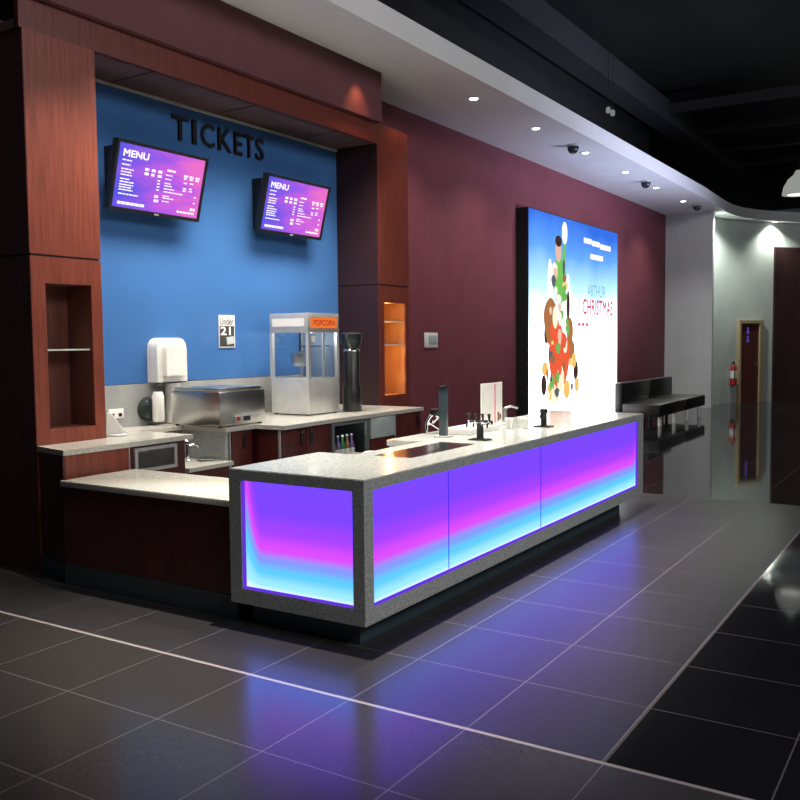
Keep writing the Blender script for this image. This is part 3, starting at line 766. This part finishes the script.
# ------------------------------------------------------------------ things on the long counter
def beer_tap(x, y, arms, label):
    t = thing('drinks_tap', label, 'tap', (x, y, H))
    bm = bmesh.new(); bx(bm, x - .055, x + .055, y - .075, y + .075, H + .001, H + .010, .003); part('base_plate', bm, M['black'], t)
    bm = bmesh.new(); lathe(bm, [(.030, H + .01), (.026, H + .02), (.026, H + .115), (.03, H + .125)], x, y, 16); part('column', bm, M['black'], t)
    if arms:
        bm = bmesh.new(); tube(bm, [(x, y + .10, H + .135), (x, y - .10, H + .135)], .018, 12); part('cross_bar', bm, M['chrome'], t)
        for k, yy in enumerate((y + .085, y + .03, y - .03, y - .085)):
            bm = bmesh.new(); tube(bm, [(x - .01, yy, H + .14), (x - .05, yy, H + .125), (x - .055, yy, H + .10)], .008, 8); part('nozzle', bm, M['chrome'], t)
            bm = bmesh.new(); tube(bm, [(x - .012, yy, H + .150), (x - .020, yy, H + .20)], [.007, .013], 10); part('handle', bm, M['black'], t, 'black tap handle')
    else:
        bm = bmesh.new(); lathe(bm, [(.034, H + .125), (.034, H + .15), (.02, H + .158)], x, y, 16); part('cap', bm, M['black'], t)
        bm = bmesh.new(); tube(bm, [(x, y, H + .10), (x - .06, y, H + .11), (x - .07, y, H + .08)], .01, 8); part('nozzle', bm, M['chrome'], t)
    return t
beer_tap(2.05, .345, True, 'black drinks tap with chrome cross bar and four handles on the long counter')
beer_tap(3.22, .33, False, 'plain black drinks tap standing further along the long counter')
pp = thing('display_post', 'dark square post standing at the back edge of the long counter', 'post', (2.11, .70, H))
part('post', box(2.085, 2.14, .67, .725, H + .012, H + .38, .004), M['plinth'], pp)
part('base_plate', box(2.055, 2.17, .64, .755, H + .001, H + .012, .003), M['alu'], pp)
part('cap', box(2.08, 2.145, .665, .73, H + .38, H + .40, .004), M['black'], pp)
# soda gun with looped hose
sg = thing('soda_gun', 'chrome soda gun holder with looped hose behind the dark square post', 'soda gun', (2.33, .90, H))
bm = bmesh.new(); tube(bm, [(2.24, .93, H + .004), (2.245, .925, H + .10), (2.28, .91, H + .15), (2.34, .90, H + .15)], .012); part('holder', bm, M['chrome'], sg)
bm = bmesh.new(); tube(bm, [(2.28 + .10 * t_ + .05 * math.sin(t_ * 9), .90 - .05 * math.cos(t_ * 7), H + .14 - .13 * t_ + .02 * math.sin(t_ * 14)) for t_ in [k / 30 for k in range(31)]], .009); part('hose', bm, M['chrome'], sg)
bm = bmesh.new(); tube(bm, [(2.44, .84, H + .012), (2.47, .90, H + .06), (2.43, .94, H + .12), (2.37, .91, H + .145)], .008); part('cable', bm, M['alu'], sg)
bm = bmesh.new(); bx(bm, 2.29, 2.38, .87, .93, H + .14, H + .20, .012); part('gun_head', bm, M['black'], sg)
# tray with upright card stand
tr = thing('serving_tray', 'white rectangular tray lying beside the cross bar drinks tap', 'tray', (2.62, .72, H))
bm = bmesh.new(); bx(bm, 2.30, 2.84, .56, .82, H + .001, H + .012, .003); part('tray_floor', bm, M['white'], tr)
bm = bmesh.new(); bx(bm, 2.30, 2.84, .56, .572, H + .012, H + .045); bx(bm, 2.30, 2.84, .808, .82, H + .012, H + .045); bx(bm, 2.30, 2.312, .572, .808, H + .012, H + .045); bx(bm, 2.828, 2.84, .572, .808, H + .012, H + .045)
part('tray_rim', bm, M['white'], tr)
ms = thing('card_stand', 'upright white menu card stand with a pink stripe on the long counter', 'card stand', (3.05, .75, H))
part('card', box(2.86, 3.26, .745, .755, H + .02, H + .38), M['white'], ms)
part('foot', box(2.86, 3.26, .70, .80, H + .001, H + .02, .004), M['white'], ms)
part('stripe', box(3.10, 3.13, .743, .745, H + .03, H + .37), M['pink'], ms)
bm = bmesh.new(); bx(bm, 3.165, 3.195, .743, .745, H + .04, H + .12); bx(bm, 3.205, 3.235, .743, .745, H + .05, H + .10); part('picture', bm, M['amber_bottle'], ms)
# cups and a short post further along
bm = bmesh.new()
def cup_proto(x, y, label):
    t = thing('paper_cup', label, 'cup', (x, y, H), 'white cups on the long counter')
    bm = bmesh.new(); lathe(bm, [(.026, H + .001), (.036, H + .085), (.039, H + .09), (.034, H + .088), (.026, H + .02)], x, y, 18); part('cup_wall', bm, M['white'], t)
    return t
c0 = cup_proto(2.98, .40, 'white paper cup standing nearest the plain black drinks tap')
dup(c0, (3.08, .47, H), 'white paper cup standing second from the plain black drinks tap, towards the back')
dup(c0, (2.93, .52, H), 'white paper cup standing furthest back of the three cups')
bp = thing('bell_post', 'short steel post at the back edge of the counter beyond the card stand', 'post', (3.55, .86, H))
bm = bmesh.new(); lathe(bm, [(.04, H + .001), (.04, H + .01), (.022, H + .018), (.022, H + .12), (.028, H + .125)], 3.55, .86, 16); part('post', bm, M['steel'], bp)
bm = bmesh.new(); tube(bm, [(3.55, .86, H + .12), (3.60, .82, H + .14), (3.66, .78, H + .12)], .012); part('arm', bm, M['steel'], bp)

# ------------------------------------------------------------------ poster light box on the plum wall
def poster_mat():
    m, nt, out = new_mat('backlit poster print')
    tc = nt.nodes.new('ShaderNodeTexCoord'); sx = nt.nodes.new('ShaderNodeSeparateXYZ'); nt.links.new(tc.outputs['Object'], sx.inputs[0])
    nz = nt.nodes.new('ShaderNodeTexNoise'); nz.inputs['Scale'].default_value = .7; nt.links.new(tc.outputs['Object'], nz.inputs['Vector'])
    mr = nt.nodes.new('ShaderNodeMapRange'); mr.inputs[1].default_value = 0; mr.inputs[2].default_value = 3.8; nt.links.new(sx.outputs[2], mr.inputs[0])
    ad = nt.nodes.new('ShaderNodeMath'); ad.operation = 'MULTIPLY_ADD'; nt.links.new(nz.outputs['Fac'], ad.inputs[0]); ad.inputs[1].default_value = .22
    s2 = nt.nodes.new('ShaderNodeMath'); s2.operation = 'SUBTRACT'; nt.links.new(mr.outputs[0], s2.inputs[0]); s2.inputs[1].default_value = .11
    nt.links.new(s2.outputs[0], ad.inputs[2])
    cr = nt.nodes.new('ShaderNodeValToRGB'); e = cr.color_ramp.elements
    e[0].position = .40; e[0].color = (1, 1, 1, 1); e[1].position = 1.0; e[1].color = (.010, .043, .21, 1)
    a = e.new(.66); a.color = (.16, .27, .40, 1); b = e.new(.84); b.color = (.037, .11, .29, 1); c = e.new(.54); c.color = (.38, .52, .60, 1)
    nt.links.new(ad.outputs[0], cr.inputs[0])
    em = nt.nodes.new('ShaderNodeEmission'); em.inputs[1].default_value = 4.0
    nt.links.new(cr.outputs[0], em.inputs[0]); nt.links.new(em.outputs[0], out.inputs[0])
    return m
M['poster'] = poster_mat()
lb = thing('poster_lightbox', 'big backlit blue and white poster box on the plum wall', 'light box', (12.06, 3.5, .08))
part('case', box(9.82, 14.30, 3.432, YB - .002, 0, 3.90), M['matte_black'], lb)
scr = part('poster', box(9.835, 14.285, 3.424, 3.431, .095, 3.885), M['poster'], lb)
def blob(bm, pts, y):
    vs = [bm.verts.new((x, y, z)) for x, z in pts]; bm.faces.new(vs)
def ell(cx, cz, rx, rz, n=20, wob=0):
    return [(cx + rx * math.cos(2 * PI * k / n) * (1 + wob * math.sin(3 * 2 * PI * k / n)), cz + rz * math.sin(2 * PI * k / n)) for k in range(n)]
def colour_shape(name, rgb, s, shapes, y):
    m = mat_emit(name, rgb, s)
    for i, p in enumerate(shapes):
        bm = bmesh.new(); blob(bm, p, y - i * .00002); part('colour_patch', bm, m, scr)
# generic stack of coloured patches stands in for the artwork
colour_shape('print green', (.20, .62, .12), .95, [ell(11.15, 2.75, .30, .42, 20, .1), [(11.25, 2.9), (11.42, 2.9), (11.46, 3.55), (11.32, 3.55)]], 3.4225)
colour_shape('print white', (1, 1, 1), 1.3, [ell(11.39, 3.62, .13, .2), ell(10.72, 2.62, .12, .5), ell(11.55, 2.4, .14, .5)], 3.4222)
colour_shape('print rose', (.85, .52, .42), 1.0, [ell(11.1, 3.28, .14, .20)], 3.4219)
colour_shape('print dark', (.10, .05, .04), .6, [ell(11.1, 3.45, .15, .10), ell(11.56, 2.32, .07, .28), ell(10.55, 1.80, .09, .17), ell(10.45, .92, .12, .18), ell(11.95, 1.12, .12, .2), ell(10.85, .95, .14, .25)], 3.4216)
colour_shape('print brown', (.50, .20, .07), .9, [ell(10.75, 2.02, .30, .42, 20, .12), ell(11.65, 1.85, .16, .26), ell(11.75, 1.50, .15, .2)], 3.4213)
colour_shape('print red', (.90, .12, .05), 1.0, [ell(11.15, 1.36, .50, .52, 20, .08), ell(11.0, 1.85, .28, .22)], 3.4210)
colour_shape('print gold', (.95, .58, .16), 1.0, [ell(10.5, 1.2, .14, .12), ell(10.72, .80, .14, .16), ell(11.5, .80, .16, .17), ell(12.0, .86, .12, .14), ell(11.85, 1.32, .12, .14), ell(11.0, .74, .14, .13)], 3.4207)
colour_shape('print cream', (1, .86, .62), 1.15, [ell(11.2, 1.00, .17, .24), ell(10.95, 2.1, .12, .2), ell(10.9, .72, .13, .2), ell(11.42, 1.62, .1, .16)], 3.4204)
for k in range(36):
    t_ = k / 35; cz_ = 3.0 - 2.3 * t_; half = .22 + .55 * t_
    cx_ = 11.15 + random.uniform(-half, half)
    nm, rgb = random.choice([('print sprig', (.18, .5, .12)), ('print umber', (.4, .16, .07)), ('print scarlet', (.85, .12, .06)), ('print straw', (.95, .7, .25)), ('print ivory', (1, .95, .85)), ('print slate', (.12, .14, .16)), ('print skin', (.9, .6, .45))])
    bm = bmesh.new(); blob(bm, ell(cx_, cz_, random.uniform(.05, .13), random.uniform(.06, .15), 14, .15), 3.4202 - k * .00003)
    part('colour_patch', bm, mat_emit(nm, rgb, 1.0), scr)
def ptext(s, x0, x1, z0, z1, name, rgb, st, bold=.004):
    bm = text_bm(s, .3, 0, bold); fit_text(bm, x0, x1, z0, z1); upright(bm, 3.4225); part('poster_text', bm, mat_emit(name, rgb, st), scr)
ptext('ARTHUR', 12.55, 13.55, 2.52, 2.76, 'print teal', (.25, .52, .62), 1.0)
ptext('CHRISTMAS', 12.30, 14.0, 2.18, 2.48, 'print crimson', (.80, .08, .12), 1.0, .009)
bm = bmesh.new()
for a_, b_, z in ((12.35, 12.75, 3.58), (12.78, 13.2, 3.56), (13.23, 13.85, 3.53), (12.7, 13.4, 3.30)): bx(bm, a_, b_, 3.420, 3.4225, z - .05, z + .05)
part('caption_lines', bm, mat_emit('print caption', (1, 1, 1), 1.2), scr)
bm = bmesh.new()
for a_, b_ in ((12.05, 12.2), (12.25, 12.4), (12.44, 12.6)): bx(bm, a_, b_, 3.420, 3.4225, 1.96, 2.02)
part('date_lines', bm, mat_emit('print date', (.75, .15, .2), 1.0), scr)

# switch plate on the plum wall
sp_ = thing('switch_plate', 'white double switch plate on the plum wall beside the right wood column', 'switch', (6.95, YB, 1.60))
part('plate', box(6.79, 7.16, YB - .016, YB - .002, 1.61, 1.82, .005), M['white'], sp_)
part('rocker', box(6.90, 7.13, YB - .022, YB - .0165, 1.66, 1.78, .003), M['pale'], sp_)

# ------------------------------------------------------------------ soffit downlights and dome cameras
def downlight(x, y, label):
    t = thing('downlight', label, 'downlight', (x, y, 4.77), 'downlights in the white soffit')
    bm = bmesh.new()
    for r0_, r1_, z0, z1 in ((.055, .085, 4.756, 4.769),):
        seg = 24; q = []
        for (r, z) in ((r0_, z0 + .004), (r1_, z0 + .008), (r1_, z1), (r0_, z1)):
            q.append([bm.verts.new((x + r * math.cos(2 * PI * k / seg), y + r * math.sin(2 * PI * k / seg), z)) for k in range(seg)])
        for i in range(4):
            a, b = q[i], q[(i + 1) % 4]
            for k in range(seg): bm.faces.new((a[k], a[(k + 1) % seg], b[(k + 1) % seg], b[k]))
    part('trim_ring', bm, M['white'], t)
    bm = bmesh.new(); lathe(bm, [(.052, 4.758), (.054, 4.769)], x, y, 20); part('lamp', bm, M['lamp'], t)
    return t
DL_POS = [(6.34, 2.62), (8.28, 2.62), (10.31, 2.63), (12.38, 2.64), (14.39, 2.66), (16.53, 2.68), (18.98, 2.38), (21.58, 1.62)]
d0 = None
for k, (x, y) in enumerate(DL_POS):
    lab = 'lit round downlight in the white soffit, %s from the near end of the row' % ORD[k]
    if d0 is None: d0 = downlight(x, y, lab)
    else: dup(d0, (x, y, 4.77), lab)
dc0 = None
for k, (x, y) in enumerate([(9.66, 2.59), (13.53, 2.61), (17.33, 2.58)]):
    lab = 'small black dome camera under the white soffit, %s from the near end' % ORD[k]
    if dc0 is None:
        dc0 = thing('dome_camera', lab, 'camera', (x, y, 4.77), 'dome cameras under the soffit')
        bm = bmesh.new(); lathe(bm, [(.10, 4.769), (.10, 4.74)], x, y, 20); part('mount_ring', bm, M['alu'], dc0)
        bm = bmesh.new(); lathe(bm, [(.092, 4.74), (.088, 4.70), (.065, 4.655), (.03, 4.635)], x, y, 20); part('dome', bm, M['dark_glass'], dc0)
    else: dup(dc0, (x, y, 4.77), lab)

# pendant at the far right and a pair of small lights among the trusses
pd = thing('pendant_lamp', 'white bell shaped pendant lamp hanging in the dark ceiling at far right', 'lamp', (24.0, 1.42, 5.8))
bm = bmesh.new(); lathe(bm, [(.44, 5.78), (.40, 6.0), (.28, 6.22), (.14, 6.34), (.08, 6.46)], 24.0, 1.42, 28); part('shade', bm, mat_emit('glowing shade', (.62, .66, .6), .45), pd)
bm = bmesh.new(); lathe(bm, [(.30, 5.772), (.30, 5.779)], 24.0, 1.42, 24); part('lamp', bm, M['lamp_dim'], pd)
bm = bmesh.new(); tube(bm, [(24.0, 1.42, 6.46), (24.0, 1.42, 7.5)], .012, 8); part('cable', bm, M['black'], pd)
for k, x in enumerate((12.75, 13.0)):
    t = thing('truss_light', ('left', 'right')[k] + ' of two tiny dim lights in the dark ceiling above the soffit', 'light', (x, 3.1, 5.98), 'tiny lights in the dark ceiling')
    bm = bmesh.new(); lathe(bm, [(.04, 5.98), (.045, 6.06), (.02, 6.09)], x, 3.1, 14); part('can', bm, mat_emit('dim can %d' % k, (.6, .6, .62), .35), t)
    bm = bmesh.new(); tube(bm, [(x, 3.1, 6.08), (x, 3.1, 7.5)], .006, 6); part('rod', bm, M['matte_black'], t)

# ------------------------------------------------------------------ far concourse furniture
def bench(x0, x1, legs, label):
    t = thing('bench', label, 'bench', ((x0 + x1) / 2, 2.55, 0), 'benches by the plum wall')
    part('seat', box(x0, x1, 2.12, 2.85, .22, .46, .03), M['black'], t)
    part('backrest', box(x0, x1, 2.85, 3.0, .22, .86, .03), M['black'], t)
    for (x, y) in legs:
        bm = bmesh.new(); lathe(bm, [(.036, 0), (.036, .22)], x, y, 12); part('leg', bm, M['white'], t, 'bright metal leg')
    for x in (x0 + .2, x1 - .2):
        bm = bmesh.new(); lathe(bm, [(.036, 0), (.036, .22)], x, 2.92, 12); part('leg', bm, M['black'], t)
bench(12.9, 14.68, [(13.5, 2.29), (14.26, 2.22)], 'black upholstered bench on bright legs beyond the counter, nearer of the two')
bench(14.74, 16.4, [(15.05, 2.17), (15.9, 2.13)], 'black upholstered bench on bright legs beyond the counter, further of the two')
ex = Vector((20.42, 2.38, 0))
fe = thing('fire_extinguisher', 'red fire extinguisher hung on the pale wall left of the far door', 'fire extinguisher', (20.35, 2.35, .48))
bm = bmesh.new(); lathe(bm, [(.07, .48), (.085, .50), (.085, .94), (.06, 1.0), (.03, 1.03)], 20.36, 2.36, 18); part('cylinder', bm, M['red'], fe)
bm = bmesh.new(); lathe(bm, [(.03, 1.03), (.035, 1.05), (.035, 1.09), (.02, 1.10)], 20.36, 2.36, 12); part('valve', bm, M['black'], fe)
bm = bmesh.new(); tube(bm, [(20.36, 2.36, 1.07), (20.27, 2.33, 1.05), (20.25, 2.31, .9), (20.26, 2.31, .62)], .014, 8); part('hose', bm, M['black'], fe)
bm = bmesh.new(); lathe(bm, [(.0865, .66), (.0865, .86)], 20.36, 2.36, 18); part('paper_label', bm, M['print_white'], fe)
part('bracket', box(20.36, 20.43, 2.36, 2.42, .88, .92), M['black'], fe)

# ------------------------------------------------------------------ lights
def spot(loc, target, power, angle, color=(1, .93, .82), blend=.6, radius=.05):
    l = bpy.data.lights.new('spot', 'SPOT'); l.energy = power; l.spot_size = math.radians(angle); l.spot_blend = blend; l.color = color; l.shadow_soft_size = radius
    o = bpy.data.objects.new('spot_light', l); COL.objects.link(o); o.location = loc
    o.rotation_euler = (Vector(target) - Vector(loc)).to_track_quat('-Z', 'Y').to_euler()
    return o
def area(loc, target, power, sx, sy, color=(1, 1, 1)):
    l = bpy.data.lights.new('area', 'AREA'); l.energy = power; l.shape = 'RECTANGLE'; l.size = sx; l.size_y = sy; l.color = color
    o = bpy.data.objects.new('area_light', l); COL.objects.link(o); o.location = loc
    o.rotation_euler = (Vector(target) - Vector(loc)).to_track_quat('-Z', 'Y').to_euler()
    return o
def point(loc, power, color, r=.03):
    l = bpy.data.lights.new('point', 'POINT'); l.energy = power; l.color = color; l.shadow_soft_size = r
    o = bpy.data.objects.new('point_light', l); COL.objects.link(o); o.location = loc
    return o
# soffit row
for x, y in DL_POS[:6]: spot((x, y, 4.74), (x, y, 0), 130, 120, (1, .95, .9), .8)
spot((18.98, 2.40, 4.74), (19.1, 2.62, 0), 420, 140, (.93, 1, .86), .6)
spot((21.58, 1.60, 4.74), (21.8, 1.72, 0), 260, 130, (.95, 1, .85), .8)
# spots above the long counter
for x, pw in ((.45, 1500), (1.75, 1150), (2.95, 1000), (4.15, 900)): spot((x, .5, 5.4), (x, .42, 0), pw, 50, (1, .90, .76), .7, .04)
# alcove downlights
for x in (1.25, 2.05, 2.85, 3.6, 4.15): spot((x, 2.80, 3.9), (x, 3.0, 0), 195, 115, (1, .92, .80), .8, .35)
spot((.5, 2.0, 4.70), (.5, 3.15, 1.6), 190, 52, (1, .9, .78), .8)
# warm light on beam and right column
spot((4.3, 2.80, 4.6), (4.3, 3.07, 4.05), 13.0, 80, (1, .45, .18), .8)
spot((5.25, 2.80, 4.6), (5.25, 3.07, 4.0), 13.0, 80, (1, .45, .18), .8)
spot((5.15, 2.55, 4.6), (5.15, 3.2, 1.0), 38, 50, (1, .62, .38), .8)
for z, pw in ((2.10, 2.2), (1.88, 2.2), (1.60, 2.6), (1.25, 2.0)): point((5.13, 3.17, z), pw, (1, .52, .15), .02)
point((3.4, 2.60, .84), 1.2, (.8, 1, .9), .02)
point((3.45, 3.05, 1.77), 3.5, (1, .97, .9), .03)
# general foyer light from the camera side
area((-1.5, -7.5, 6.4), (1.0, 1.0, .6), 330, 4, 2, (1, .95, .9))
area((5.5, -7, 6.8), (9, 2.5, 1.5), 200, 5, 2, (.92, .94, 1))

area((12.5, -4.5, 1.2), (12.5, 3.2, 4.9), 130, 6, 1.5, (.70, .74, 1)).data.spread = math.radians(60)  # added unseen bluish fill aimed up at soffit and plum wall, no real lamp
w = bpy.data.worlds.new('dim foyer'); scene.world = w; w.use_nodes = True
bg = w.node_tree.nodes['Background']; bg.inputs[0].default_value = (.55, .6, .75, 1); bg.inputs[1].default_value = .03

# ------------------------------------------------------------------ camera
F, cx, cy, cz, yaw, pitch, roll = 894.47, -3.9543, -2.7401, 1.6964, .564, .065, -.0099
f = Vector((math.cos(yaw) * math.cos(pitch), math.sin(yaw) * math.cos(pitch), -math.sin(pitch)))
r0 = Vector((math.sin(yaw), -math.cos(yaw), 0)); u0 = r0.cross(f)
r = r0 * math.cos(roll) + u0 * math.sin(roll); u = -r0 * math.sin(roll) + u0 * math.cos(roll)
cam = bpy.data.cameras.new('camera'); co = bpy.data.objects.new('camera', cam); COL.objects.link(co)
co.matrix_world = Matrix(((r.x, u.x, -f.x, cx), (r.y, u.y, -f.y, cy), (r.z, u.z, -f.z, cz), (0, 0, 0, 1)))
cam.sensor_width = 36; cam.lens = F / 800 * 36; cam.clip_end = 200
scene.camera = co
scene.view_settings.view_transform = 'Standard'
scene.view_settings.look = 'None'
